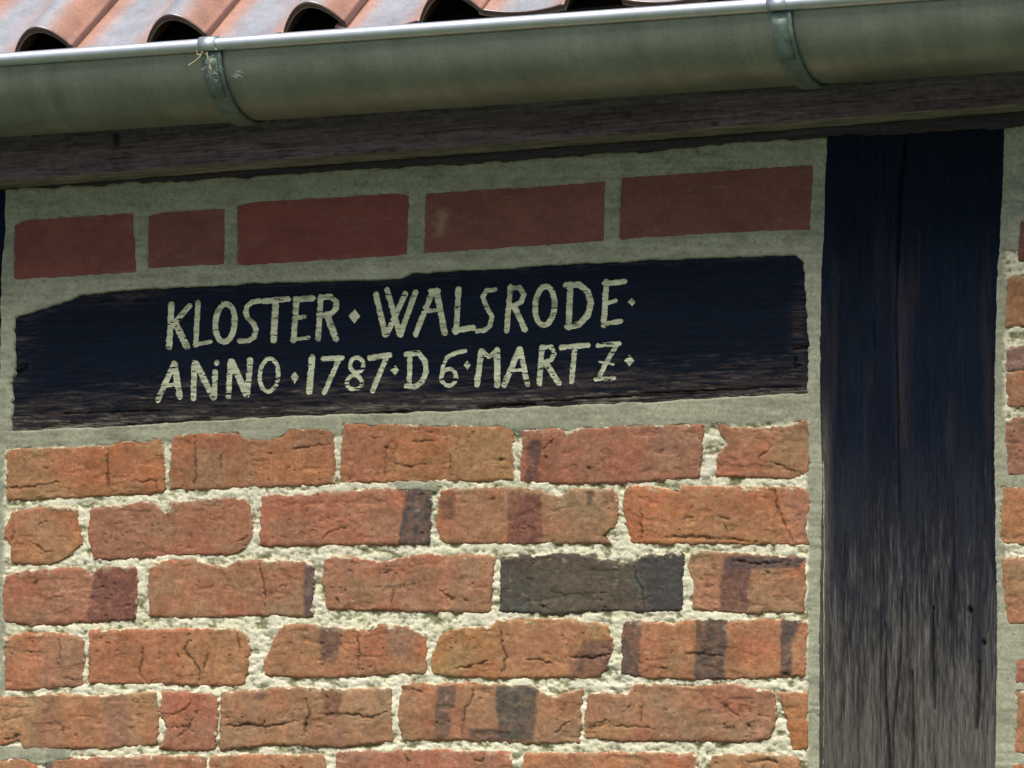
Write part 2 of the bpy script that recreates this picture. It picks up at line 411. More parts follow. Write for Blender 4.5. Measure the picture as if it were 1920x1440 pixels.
 bk([(757,1285),(750,1335),(756,1388)], [(1090,1292),(1085,1392)], [(757,1285),(880,1283),(1000,1288),(1015,1300),(1035,1312),(1060,1300),(1090,1292)], [(755,1386),(870,1385),(1000,1392),(1085,1392)], (158,104,74),
    stripes=[(822,858,812,842,(108,90,82),1286,1386),(930,1010,936,1000,(92,86,82),1285,1388),(880,940,880,940,(112,92,84),1366,1388)],
    cracks=[[(889,1285),(885,1310),(872,1332),(868,1360),(865,1382)], [(772,1292),(798,1300)], [(1075,1348),(1040,1375)]], h=3.2),
 bk([(1106,1300),(1100,1345),(1097,1384)], [(1448,1298),(1454,1345),(1440,1386)], [(1106,1302),(1142,1300),(1158,1308),(1180,1304),(1196,1284),(1300,1290),(1370,1285),(1448,1300)], [(1097,1382),(1180,1388),(1300,1388),(1380,1390),(1440,1385)], (154,96,70),
    stripes=[(1100,1190,1100,1190,(164,112,70),1352,1386)], cracks=[[(1103,1366),(1122,1356),(1140,1350)], [(1108,1370),(1128,1360),(1140,1352)], [(1203,1310),(1206,1335),(1200,1360)], [(1356,1324),(1376,1334),(1388,1345)], [(1400,1355),(1408,1368)], [(1150,1362),(1196,1362),(1230,1366)], [(1170,1335),(1185,1322)]], pits=[(1112,1362,9),(1362,1326,6),(1405,1362,6),(1366,1366,5)], h=3.8),
 bk([(1458,1302),(1476,1345),(1490,1402)], [(1513,1300),(1512,1402)], [(1458,1300),(1513,1300)], [(1490,1406),(1512,1402)], (180,112,66),
    stripes=[(1455,1512,1470,1512,(158,98,66),1298,1330)], cracks=[[(1464,1332),(1478,1350)]]),
 # course 6, cut by the lower edge of the picture
 bk([(-30,1428),(-30,1515)], [(66,1432),(72,1515)], [(-30,1430),(20,1426),(45,1423),(66,1434)], [(-30,1515),(70,1515)], (170,104,70)),
 bk([(90,1430),(90,1515)], [(382,1420),(380,1515)], [(90,1428),(150,1422),(270,1420),(382,1420)], [(90,1515),(380,1515)], (164,98,70), stripes=[(195,300,195,300,(136,92,76),1415,1450),(84,100,84,100,(90,82,84),1420,1515)]),
 bk([(396,1419),(392,1515)], [(608,1418),(613,1515)], [(396,1419),(480,1417),(608,1418)], [(392,1515),(613,1515)], (170,100,70)),
 bk([(633,1412),(633,1515)], [(955,1411),(958,1515)], [(633,1412),(760,1408),(955,1411)], [(633,1515),(958,1515)], (166,90,70), cracks=[[(760,1412),(764,1440)], [(890,1424),(905,1430),(908,1420)]]),
 bk([(985,1414),(980,1515)], [(1304,1416),(1312,1515)], [(985,1414),(1100,1414),(1170,1412),(1304,1416)], [(980,1515),(1312,1515)], (176,102,70)),
 bk([(1336,1418),(1332,1515)], [(1496,1420),(1498,1515)], [(1336,1418),(1420,1414),(1496,1420)], [(1332,1515),(1498,1515)], (178,116,78), cracks=[[(1390,1432),(1440,1424),(1460,1430)]]),
]
BRICKS_R = [
 bk([(1912,412),(1910,487)], [(2060,405),(2060,478)], [(1912,414),(2060,405)], [(1910,487),(2060,478)], (128,86,80)),
 bk([(1890,522),(1886,612)], [(2110,512),(2110,604)], [(1890,522),(1930,516),(2110,512)], [(1886,612),(2110,604)], (150,106,74)),
 bk([(1890,652),(1887,700)], [(2020,644),(2020,690)], [(1890,654),(2020,644)], [(1887,694),(2020,688)], (142,98,92)),
 bk([(1888,700),(1890,762)], [(2080,694),(2080,752)], [(1888,700),(2080,694)], [(1890,762),(2080,752)], (160,98,72)),
 bk([(1886,788),(1892,892)], [(2130,782),(2130,884)], [(1886,792),(1905,786),(2130,782)], [(1892,890),(2130,884)], (152,86,70)),
 bk([(1880,915),(1878,1020)], [(2060,910),(2060,1016)], [(1880,915),(2060,910)], [(1878,1020),(2060,1016)], (176,102,66)),
 bk([(1880,1050),(1882,1100),(1894,1166)], [(2140,1046),(2140,1162)], [(1880,1048),(2140,1046)], [(1894,1168),(2140,1162)], (160,104,72)),
 bk([(1908,1240),(1906,1280)], [(2050,1236),(2050,1278)], [(1908,1240),(2050,1236)], [(1906,1280),(2050,1278)], (150,84,68)),
 bk([(1908,1296),(1904,1410)], [(2120,1292),(2120,1408)], [(1908,1296),(2120,1292)], [(1904,1412),(2120,1408)], (170,96,66)),
 bk([(1900,1434),(1900,1520)], [(2100,1432),(2100,1520)], [(1900,1434),(2100,1432)], [(1900,1520),(2100,1520)], (172,100,66)),
]
def pl(pts, axis, t):
    """edge polyline resampled as a function of t in 0..1"""
    a = np.array(pts, float)
    k = a[:, axis]
    if axis == 1:  # left/right edge: parameter down the edge
        return np.interp(t, (k-k[0])/(k[-1]-k[0]), a[:, 0])
    return np.interp(t, (k-k[0])/(k[-1]-k[0]), a[:, 1])

def outline(b, n=16):
    s = np.linspace(0, 1, n)
    def at(s, t):
        x = pl(b['L'], 1, t)*(1-s)+pl(b['R'], 1, t)*s
        y = pl(b['T'], 0, s)*(1-t)+pl(b['B'], 0, s)*t
        return np.stack([x, y], -1)
    return np.concatenate([at(s, 0*s), at(0*s+1, s)[1:], at(s[::-1], 0*s+1)[1:], at(0*s, s[::-1])[1:-1]])

WARM = np.array([1.16, 1.58, 1.74])
MEAN = np.array([162, 100, 70])
def calm(c):
    return lin(np.asarray(c)*0.55+MEAN*0.45)*WARM if sum(c) >= 300 else lin(c)*np.array([1.12, 1.07, 0.95])

ALB = 0.92                                       # surveyed tone -> base colour
def make_brick(b, parent, k):
    x0 = min(p[0] for p in b['L']); x1 = max(p[0] for p in b['R'])
    y0 = min(p[1] for p in b['T']); y1 = max(p[1] for p in b['B'])
    step = 2.0
    nx = max(8, int((x1-x0)/step)); ny = max(8, int((y1-y0)/step))
    s = np.linspace(0, 1, nx)[None, :]; t = np.linspace(0, 1, ny)[:, None]
    s, t = np.broadcast_arrays(s, t)
    X = pl(b['L'], 1, t)*(1-s)+pl(b['R'], 1, t)*s
    Y = pl(b['T'], 0, s)*(1-t)+pl(b['B'], 0, s)*t
    if not b['new']:
        X = X+(s-0.5)*8.0; Y = Y+(t-0.5)*8.0
    W, H = x1-x0, y1-y0
    dl, dr, dt, db = s*W, (1-s)*W, t*H, (1-t)*H
    new = b['new']
    # ragged arrises: only the rim is disturbed
    am = 0.6 if new else 4.6
    rim = np.exp(-np.minimum(np.minimum(dl, dr), np.minimum(dt, db))/7.0)
    X = X + am*rim*fbm(X/9, Y/9, 7+k, 4, 0.65); Y = Y + am*rim*fbm(X/9, Y/9, 91+k, 4, 0.65)
    # rounded corners
    rc = 3.0 if new else 6.0
    for dx, dy, sx, sy in ((dl, dt, 1, 1), (dr, dt, -1, 1), (dl, db, 1, -1), (dr, db, -1, -1)):
        q = np.clip(1-dx/rc, 0, 1)*np.clip(1-dy/rc, 0, 1)
        X = X + sx*q*rc*0.42; Y = Y + sy*q*rc*0.42
    de = np.minimum(np.minimum(dl, dr), np.minimum(dt, db))
    rough = fbm(X/26, Y/20, 300+k, 5, 0.6)
    fine = fbm(X/6, Y/5.4, 400+k, 3, 0.6)
    tilt = ((k*37 % 11)-5)/5*0.6*(s-0.5)*2 + ((k*53 % 7)-3)/3*0.5*(t-0.5)*2
    if new:
        h = b['h'] - 0.5 + 0.25*rough + 0.12*fine - 0.8*np.exp(-de/2.0)
    else:
        h = b['h'] + 0.7*tilt + 0.75*rough + 0.30*fine - 2.3*np.exp(-(de/2.6)**1.3) - 0.25*np.exp(-de/9.0)
        # spalled flakes
        fl = ss(0.32, 0.42, fbm(X/38, Y/16, 700+k, 3))
        h = h - 0.8*fl
    # colour
    c = (lin(b['col'])*np.array([1.10, 1.0, 0.90]) if new else calm(b['col']))*ALB
    col = np.broadcast_to(c, X.shape+(3,)).copy()
    n1 = fbm(X/60, Y/40, 500+k, 4, 0.55)[..., None]; n2 = fbm(X/16, Y/12, 600+k, 4, 0.6)[..., None]
    if new:
        col = col*(1+0.22*n1+0.16*n2)
        dm = ss(0.25, 0.6, fbm(X/24, Y/10, 1600+k, 4)+0.5*np.exp(-de/5.0)-0.1)[..., None]
        col = col*(1-0.22*dm)+lin((150, 146, 122))*ALB*0.22*dm
    else:
        hue = fbm(X/75, Y/55, 800+k, 3)[..., None]
        hue2 = fbm(X/48, Y/70, 850+k, 4, 0.6)[..., None]
        col = col*(1+0.24*n1+0.26*n2)*(1+1.2*hue*np.array([-0.10, 0.12, 0.12]))*(1+hue2*np.array([0.10, -0.07, -0.16]))
    for st in b['stripes']:
        a0, a1, b0, b1, sc, ya, yb = st
        v = np.clip((Y-ya)/(yb-ya), 0, 1)
        wob = 7.0*fbm(X/16, Y/16, 900+k, 5, 0.65)
        e0 = a0*(1-v)+b0*v+wob; e1 = a1*(1-v)+b1*v+wob
        dark = sum(sc) < 300
        sf = 3.5 if dark else 14.0
        m = ss(e0-sf, e0+sf, X)*(1-ss(e1-sf, e1+sf, X))*ss(ya-sf, ya+sf, Y)*(1-ss(yb-sf, yb+sf, Y))
        m = m*np.clip(0.84+0.55*fbm(X/11, Y/11, 950+k, 4, 0.65), 0, 1)
        tgt = calm(sc)*ALB*(1+0.30*n2)*(1.0 if dark else 1.0)
        col = col*(1-m[..., None])+tgt*m[..., None]
    if not new:
        # lime bloom and smears towards the bed joints
        lm = ss(0.30, 0.62, fbm(X/20, Y/9, 1200+k, 4)+0.55*np.exp(-dt/9.0)-0.12)
        col = col*(1-0.30*lm[..., None])+lin((198, 184, 150))*ALB*0.30*lm[..., None]
        sm = ss(0.26, 0.40, fbm(X/15, Y/8, 1250+k, 4, 0.6)+0.62*np.exp(-dt/6.0)+0.30*np.exp(-np.minimum(dl, dr)/4.0)-0.30)*ss(13.0, 6.0, np.minimum(dt, np.minimum(dl, dr)*2.2)+6*fbm(X/30, X*0, 1270+k, 2))
        col = col*(1-0.85*sm[..., None])+lin((228, 218, 186))*ALB*0.85*sm[..., None]*(1+0.2*n2)
        h = h + 0.7*sm
        # small firing pits
        pt = ss(0.60, 0.74, fbm(X/8, Y/4.5, 1300+k, 2))*ss(0.0, 0.3, fbm(X/70, Y/40, 1350+k, 2))
        h = h - 1.6*pt; col = col*(1-0.55*pt[..., None])
        # hairline cracks that follow the clay
        cr = np.zeros_like(X)
        wx = X+4.5*fbm(X/8, Y/8, 1400+k, 3); wy = Y+4.5*fbm(X/8, Y/8, 1450+k, 3)
        for c_ in b['cracks']:
            d, p = seg_dist(wx, wy, c_, True)
            L = sum(math.dist(c_[q], c_[q+1]) for q in range(len(c_)-1))
            wd = (0.8+0.007*L)*(0.55+0.9*np.sin(np.pi*np.clip(p, 0.03, 0.97)))
            cr = np.maximum(cr, np.exp(-(d/wd)**2))
        for (qx, qy, qr) in b['pits']:
            cr = np.maximum(cr, np.exp(-(np.hypot((wx-qx)*0.8, (wy-qy)*1.3)/(qr*0.8))**2))
        cr = cr*np.clip(0.8+0.6*fbm(X/14, Y/14, 1480+k, 3), 0.2, 1)
        h = h - 2.6*cr; col = col*(1-0.72*cr[..., None])
    col = np.clip(col, 0.004, 0.9)
    Q = P(X, Y); Q[..., 1] -= h*0.001
    V = Q.reshape(-1, 3); C = col.reshape(-1, 3)
    V, F, C = skirt(V, gridF(nx, ny), nx, ny, 0.05, C)
    o = mk('brick', V, F, M_newbrick if new else M_brick, parent, C)
    return o

# plank outline
PLANK = [(24,596),(50,586),(100,571),(150,552),(230,542),(330,537),(480,529),(750,520),(772,511),(1000,497),(1200,486),(1380,480),(1494,476),
         (1509,490),(1513,560),(1518,640),(1516,740),(1200,757),(800,775),(500,785),(230,802),(18,811),(22,760),(20,720),(27,690),(25,640)]

def mortar_mesh(x0, x1, ytop, y1, bricks, parent, rough_mask, step=2.4, plank=None, extra_smooth=None):
    nx = int((x1-x0)/step); ny = int((y1-min(ytop(x0), ytop(x1)))/step)
    gx = np.linspace(x0, x1, nx)
    X = np.broadcast_to(gx[None, :], (ny, nx)).copy()
    yt = np.array([ytop(v) for v in gx])
    Y = yt[None, :]+(y1-yt[None, :])*np.linspace(0, 1, ny)[:, None]
    ro = rough_mask(X, Y)
    # coarse lumps, trowel drag, pits
    lump = fbm(X/19, Y/11, 11, 5, 0.62); gr = fbm(X/5.5, Y/4.5, 22, 3, 0.6)
    drag = fbm(X/70, Y/7, 33, 4, 0.55); broad = fbm(X/90, Y/50, 44, 3)
    hr = -0.9+3.2*lump+1.1*gr*ss(-0.5, 0.4, fbm(X/45, Y/30, 12, 3))+0.9*broad
    hs = 0.9+0.50*drag+0.18*fbm(X/12, Y/12, 55, 4)+0.30*broad
    cap = 0.25+0.7*broad+0.25*gr
    hr = np.where(hr > cap, cap+0.22*(hr-cap), hr)
    h = hs*(1-ro)+hr*ro
    edge = np.full(X.shape, -1e9)
    for b in bricks:
        o = outline(b)
        bx0, by0 = o.min(0)-14; bx1, by1 = o.max(0)+14
        m = (X > bx0) & (X < bx1) & (Y > by0) & (Y < by1)
        if not m.any(): continue
        d = poly_sd(X[m], Y[m], [tuple(q) for q in o])
        if b['new']:
            d = d + 2.6*fbm(X[m]/13, Y[m]/9, 66, 4, 0.6)
            edge[m] = np.maximum(edge[m], d)
        else:
            d = d + 5.5*fbm(X[m]/20, Y[m]/14, 77, 3, 0.6) + 4.0*fbm(X[m]/7, Y[m]/6, 78, 3, 0.6) + 1.2
            edge[m] = np.maximum(edge[m], d)
    if plank is not None:
        d = poly_sd(X, Y, plank)+4.0*fbm(X/26, Y/9, 88, 5, 0.6)
        edge = np.maximum(edge, d)
    h = h - 9.0*ss(1.0, 6.5, edge)
    # colour
    cs = lin((168, 167, 143)); cr = lin((233, 226, 196))
    g2 = fbm(X/28, Y/18, 99, 4, 0.6)[..., None]; g3 = fbm(X/6, Y/5, 101, 3, 0.6)[..., None]
    col_s = cs*(1+0.24*g2+0.16*g3)*(1+0.22*fbm(X/120, Y/6, 131, 4, 0.6)[..., None])
    pit = ss(0.02, -0.42, lump+0.45*gr)[..., None]
    tint = fbm(X/40, Y/30, 123, 3)[..., None]
    col_r = cr*(1+0.16*g2+0.24*g3)*(1-0.68*pit*np.array([1.0, 1.0, 1.12]))*(1+tint*np.array([-0.05, -0.03, -0.14]))
    st = ss(0.15, 0.6, fbm(X/55, Y/32, 141, 5, 0.62))[..., None]                     # damp, dirty patches
    sp = ss(0.45, 0.6, fbm(X/4.5, Y/4.0, 151, 2))[..., None]                         # sand grains
    hc = np.exp(-(fbm(X/60, Y/46, 161, 4, 0.6)/0.010)**2)*ss(0.05, 0.35, fbm(X/150, Y/90, 171, 2))   # hairline cracks
    col_s = col_s*(1-0.20*st)*(1-0.22*sp)*(1-0.45*hc[..., None])
    h = h-0.5*hc*(1-ro)
    col = col_s*(1-ro[..., None])+col_r*ro[..., None]
    if extra_smooth is not None:
        col, h = extra_smooth(X, Y, col, h)
    col = np.clip(col*ALB, 0.01, 0.85)
    Q = P(X, Y); Q[..., 1] -= h*0.001
    return mk('mortar', Q.reshape(-1, 3), gridF(nx, ny), M_mortar, parent, col.reshape(-1, 3))

panel = thing('brick_infill', tuple(P(760, 1515)*np.array([1, 0, 0])), 'old orange brick panel with cream lime mortar between the dark timbers, under the inscribed board', 'brick wall', 'brick panels of the timber-framed wall')
panel_r = thing('brick_infill', tuple(P(2000, 1515)*np.array([1, 0, 0])), 'narrow strip of red brickwork to the right of the dark upright post', 'brick wall', 'brick panels of the timber-framed wall')

TOP_X = [-60, 0, 400, 640, 1000, 1440, 1550, 1640]
TOP_Y = [362, 358, 334, 317, 298, 262, 260, 250]
def rough_c(X, Y):
    n = 7*fbm(X/24, Y/14, 201, 4)
    line = 838-50*(X/1520)+n*0.8
    m = ss(line-4, line+9, Y)
    m = m*(1-ss(1510, 1518, X+n))
    m = m*ss(4, 12, X+n*0.9)
    m = m*(1-ss(0, 1, (X < 132+n)*(Y > 1398+n*0.5)*(Y < 1432)*1.0))
    m = m*(1-ss(0, 1, (X > 742+n)*(X < 818+n)*(Y > 898)*(Y < 921+n*0.5)*1.0))
    return m
def joints(X, Y, col, h):
    # thin dark seams where the pointing meets the timber, and the shadow gap under the plate
    return col, h
mortar_mesh(-40, 1552, lambda x: float(np.interp(x, TOP_X, TOP_Y))-14, 1530, BRICKS, panel, rough_c, plank=PLANK)
for k, b in enumerate(BRICKS):
    make_brick(b, panel, k)
def rough_r(X, Y):
    n = 8*fbm(X/24, Y/14, 251, 4)
    m = ss(1880, 1888, X+n)
    inb = ((Y > 612) & (Y < 800)) | ((Y > 1012) & (Y < 1052)) | ((Y > 470) & (Y < 522))
    return m*np.where(inb, 1.0, 0.0)
mortar_mesh(1862, 2160, lambda x: 215.0, 1530, BRICKS_R, panel_r, rough_r)
for k, b in enumerate(BRICKS_R):
    make_brick(b, panel_r, 60+k)

def box(name, a, b_, mat, parent=None):
    (x0, y0, z0), (x1, y1, z1) = a, b_
    V = [(x0,y0,z0),(x1,y0,z0),(x1,y1,z0),(x0,y1,z0),(x0,y0,z1),(x1,y0,z1),(x1,y1,z1),(x0,y1,z1)]
    F = [(0,3,2,1),(4,5,6,7),(0,1,5,4),(1,2,6,5),(2,3,7,6),(3,0,4,7)]
    return mk(name, V, F, mat, parent, None, False)
zb = float(P(960, 1528)[2])
xa, xb, xc, xd = (float(P(v, 1400)[0]) for v in (-40, 1545, 1866, 2160))
box('lower_wall', (xa, -0.001, 0), (xb, 0.12, zb), M_low, panel)
box('lower_wall', (xc, -0.001, 0), (xd, 0.12, zb), M_low, panel_r)

# ================================================================== TIMBER
def timber(name, x0f, x1f, ya, yb, h0, mat, parent, colf, cracks, stepx=1.5, stepy=4.0, back=0.14, rag=1.5, seed=0, vert=True):
    """an upright or level timber face as a relief with checks, closed round its rim"""
    yv = np.linspace(ya, yb, max(6, int(abs(yb-ya)/stepy)))
    nx = max(8, int(max(np.max(x1f(yv)-x0f(yv)), 20)/stepx)); ny = len(yv)
    s = np.linspace(0, 1, nx)[None, :]
    X = x0f(yv)[:, None]*(1-s)+x1f(yv)[:, None]*s
    Y = np.broadcast_to(yv[:, None], X.shape).copy()
    W = X[:, -1:]-X[:, :1]
    de = np.minimum(s*W, (1-s)*W)
    rim = np.exp(-de/8.0)
    X = X+rag*rim*fbm(X/12, Y/45, 41+seed, 4)
    g = fbm(X/5.5, Y/80, 51+seed, 4, 0.7); g2 = fbm(X/2.8, Y/34, 61+seed, 3, 0.7)
    rl = np.exp(-(fbm(X/6.5, Y/330, 57+seed, 4, 0.62)/0.045)**2)*np.clip(0.6+0.8*fbm(X/30, Y/200, 59+seed, 3), 0, 1)
    g = g*0.6+0.65*fbm(X/3.6, Y/230, 53+seed, 4, 0.7)
    h = h0-0.9*rl+0.5*g+0.25*g2+0.9*fbm(X/90, Y/300, 71+seed, 3)-3.0*np.exp(-(de/5.0)**1.4)
    cr = np.zeros_like(X)
    wx = X+2.0*fbm(X/10, Y/30, 81+seed, 3)
    for (pts, w_, dp) in cracks:
        d, p = seg_dist(wx, Y, pts, True)
        cr = np.maximum(cr, dp*np.exp(-(d/(w_*(0.35+0.8*np.sin(np.pi*np.clip(p, 0.05, 0.95)))))**2))
    h = h-5.0*cr
    col = colf(X, Y, g, g2, de, np.maximum(cr, 0.62*rl))
    Q = P(X, Y); Q[..., 1] -= h*0.001
    V, F, C = skirt(Q.reshape(-1, 3), gridF(nx, ny), nx, ny, back, np.clip(col, 0.002, 0.9).reshape(-1, 3))
    return mk(name, V, F, mat, parent, C)

PAINT = np.array([0.0044, 0.0096, 0.0225])
GREY = lin((118, 112, 106)); BRN = lin((74, 66, 64))
def post_col(X, Y, g, g2, de, cr):
    n = fbm(X/26, Y/130, 311, 4, 0.6); m1 = fbm(X/55, Y/260, 321, 3)
    # paint is gone from the lower half, in ragged streaks; it survives in two runs
    keep = ss(1430, 980, Y-100*n-60*m1+420*(0.55*g+0.4*g2))
    run = lambda cx, w_, y0, y1: np.exp(-((X-cx)/w_)**2)*ss(y0-40, y0, Y)*(1-ss(y1-120, y1+60, Y+120*n))
    keep = np.maximum(keep, 0.95*np.clip(run(1625, 15, 900, 1170)+run(1838, 16, 980, 1330)+0.8*run(1752, 5, 1150, 1310), 0, 1))
    keep = np.clip(keep+0.12*g, 0, 1)
    edge = np.exp(-((X-1548)/11.0)**2)*ss(700, 860, Y)
    keep = keep*(1-0.9*edge)
    keep = np.maximum(keep, 0)
    bare = (GREY*0.52+BRN*0.32)*np.array([.97, 1.0, .97])*np.clip(1.08+0.8*g+0.5*g2+0.3*m1, 0.15, 2.4)[..., None]
    pn = np.clip(1+0.35*g+0.3*m1, 0.4, 1.8)
    brown = ss(0.12, 0.5, fbm(X/22, Y/240, 331, 3))*0.5*ss(330, 600, Y)
    pc = PAINT*pn[..., None]*(1-brown[..., None])+lin((56, 50, 54))*0.8*brown[..., None]
    fade = ss(760, 1010, Y+60*n)
    pc = pc*(1-0.75*fade[..., None])+(lin((46, 47, 54))*pn[..., None])*0.75*fade[..., None]
    rub = np.exp(-((X-1690-0.02*(Y-600))/13.0)**2)*ss(420, 560, Y)*(1-ss(800, 900, Y))
    pc = pc*(1-0.6*rub[..., None])+lin((58, 50, 56))*0.6*rub[..., None]
    col = pc*keep[..., None]+bare*(1-keep[..., None])
    return col*(1-0.85*np.clip(cr, 0, 1)[..., None])

def edgef(pts):
    a = np.array(pts, float)
    return lambda y: np.interp(y, a[:, 1], a[:, 0])
post = thing('oak_post', tuple(P(1705, 1515)*np.array([1, 0, 0])), 'broad dark painted oak post worn to grey wood lower down, right of the inscribed board', 'timber post')
timber('post_face', edgef([(1553,225),(1550,265),(1546,400),(1541,520),(1538,640),(1537,760),(1541,900),(1537,1100),(1535,1300),(1533,1530)]),
       edgef([(1886,200),(1885,240),(1884,330),(1876,470),(1871,560),(1868,700),(1866,850),(1868,1000),(1872,1150),(1872,1300),(1868,1530)]),
       215, 1530, 3.4, M_oakv, post, post_col,
       [([(1702,240),(1697,300),(1690,345),(1688,430),(1684,520)], 3.2, 1.0), ([(1684,430),(1682,600),(1686,760),(1688,960)], 1.6, 0.8),
        ([(1663,1170),(1662,1300),(1668,1400),(1672,1520)], 2.2, 0.9), ([(1694,1090),(1690,1240),(1676,1360),(1674,1520)], 2.0, 0.8),
        ([(1751,1140),(1750,1230),(1753,1290),(1754,1330)], 3.2, 0.9), ([(1578,1160),(1580,1440)], 1.4, 0.6), ([(1712,1260),(1716,1400),(1708,1520)], 3.0, 0.7),
        ([(1838,1240),(1836,1320),(1834,1368)], 3.0, 0.9), ([(1820,1140),(1822,1150)], 5, 1.0), ([(1846,1202),(1848,1210)], 4, 0.9), ([(1640,600),(1642,660)], 1.6, 0.7),
        ([(1790,960),(1792,1200)], 1.3, 0.6), ([(1610,1210),(1612,1500)], 1.3, 0.6), ([(1546,860),(1545,1440)], 1.2, 0.8)], seed=1)
post_l = thing('oak_post', tuple(P(-150, 1515)*np.array([1, 0, 0])), 'dark oak post just entering the picture at the far left edge', 'timber post')
timber('post_face', edgef([(-330,300),(-330,1530)]), edgef([(13,340),(11,430),(4,520),(3,700),(2,840),(4,1000),(-6,1100),(-10,1530)]),
       330, 1530, 3.0, M_oakv, post_l, lambda X, Y, g, g2, de, cr: (PAINT*1.3)[None, None]*np.clip(1+0.4*g, .4, 2)[..., None]*(1-ss(800, 900, Y))[..., None]+(GREY*0.4)[None, None]*np.clip(1+0.5*g, .3, 2)[..., None]*ss(800, 900, Y)[..., None],
       [], stepx=6, stepy=6, seed=9)
for root, a, b_ in ((post, 1540, 1866), (post_l, -330, -8)):
    box('post_foot', (float(P(a, 1500)[0]), -0.002, 0), (float(P(b_, 1500)[0]), 0.14, zb), M_deck, root)

# ---- eaves beam: face, weathered lower arris, dark plate strip under it
beam = thing('eaves_beam', tuple(P(960, 290, -0.03)), 'long dark brown timber beam directly below the rain gutter', 'timber beam')
BX = np.array([-330, 0, 400, 1000, 1450, 1920, 2160], float)
BLO = np.array([372, 349, 318.5, 273.5, 240, 203, 184], float)      # lower edge of the face
BUP = BLO-165
def strip(name, upper, lower, hu, hl, mat, parent, colf, nyv, stepx=3.0, seed=0, back=0.02, rag=0.0):
    gx = np.arange(-330, 2161, stepx); nx = len(gx)
    t_ = np.linspace(0, 1, nyv)[:, None]
    X = np.broadcast_to(gx[None, :], (nyv, nx)).copy()
    U = np.interp(gx, BX, upper)[None, :]; Lw = np.interp(gx, BX, lower)[None, :]
    Y = U*(1-t_)+Lw*t_
    base = hu*(1-t_)+hl*t_
    Y = Y+rag*t_*fbm(X/30, X*0+3.3+seed, 5+seed, 4, 0.65)
    Yg = Y-U
    g = fbm(X/150, Yg/5.5, 15+seed, 4, 0.6); g2 = fbm(X/60, Yg/2.6, 25+seed, 3)
    wav = fbm(X/230, Yg/60, 35+seed, 3)
    h = base+0.5*g+0.25*g2+1.0*wav
    col = colf(X, Y, Yg, t_, g, g2)
    Q = np.zeros(X.shape+(3,))
    # each row of points on its own upright plane
    a = (X-960.0)/FPX; b_ = -(Y-720.0)/FPX
    d = fwd+a[..., None]*rgt+b_[..., None]*upv
    tt = (-h*0.001-CAM[1])/d[..., 1]
    Q = CAM+tt[..., None]*d
    V, F, C = skirt(Q.reshape(-1, 3), gridF(nx, nyv), nx, nyv, back, np.clip(col, 0.003, 0.9).reshape(-1, 3))
    return mk(name, V, F, mat, parent, C)
def beam_col(X, Y, Yg, t_, g, g2):
    c = lin((130, 113, 124))
    n = fbm(X/200, Yg/22, 45, 4, 0.6)
    rl = np.exp(-(fbm(X/320, Yg/8, 46, 4, 0.6)/0.03)**2)
    c = c*(1-0.55*rl[..., None])
    knot = np.exp(-(((X-218)/7.0)**2+((Y-262)/14.0)**2)**2)+0.8*np.exp(-(((X-632)/6.0)**2+((Y-291)/5.0)**2)**2)+0.7*np.exp(-(((X-1340)/9.0)**2+((Y-232)/5.0)**2)**2)
    c = c*(1-0.75*np.clip(knot, 0, 1)[..., None])
    w_ = ss(0.42, 1.0, fbm(X/170, Yg/9, 47, 4)+0.4*ss(0.8, 1.0, t_))
    col = c*np.clip(1+0.24*g+0.25*g2+0.35*n+0.3*fbm(X/9, Yg/7, 49, 3), 0.3, 2)[..., None]
    return col*(1-0.5*w_[..., None])+lin((146, 132, 126))*0.5*w_[..., None]
strip('beam_face', BUP, BLO-10, 34, 34, M_oakh, beam, beam_col, 62, seed=1)
strip('worn_arris', BLO-10, BLO+3, 33.6, 20, M_oakh, beam, lambda X, Y, Yg, t_, g, g2: lin((146, 134, 122))*np.clip(0.9+0.4*g+0.3*g2, .3, 2)[..., None], 7, seed=3, rag=1.5)
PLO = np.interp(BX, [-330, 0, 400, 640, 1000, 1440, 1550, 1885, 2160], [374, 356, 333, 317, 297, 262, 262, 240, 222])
strip('wall_plate', BLO-12, PLO, 9, 7.5, M_oakh, beam, lambda X, Y, Yg, t_, g, g2: lin((70, 62, 66))*np.clip(1+0.4*g+0.3*g2, .3, 2)[..., None], 12, seed=5, back=0.1, rag=7.0)

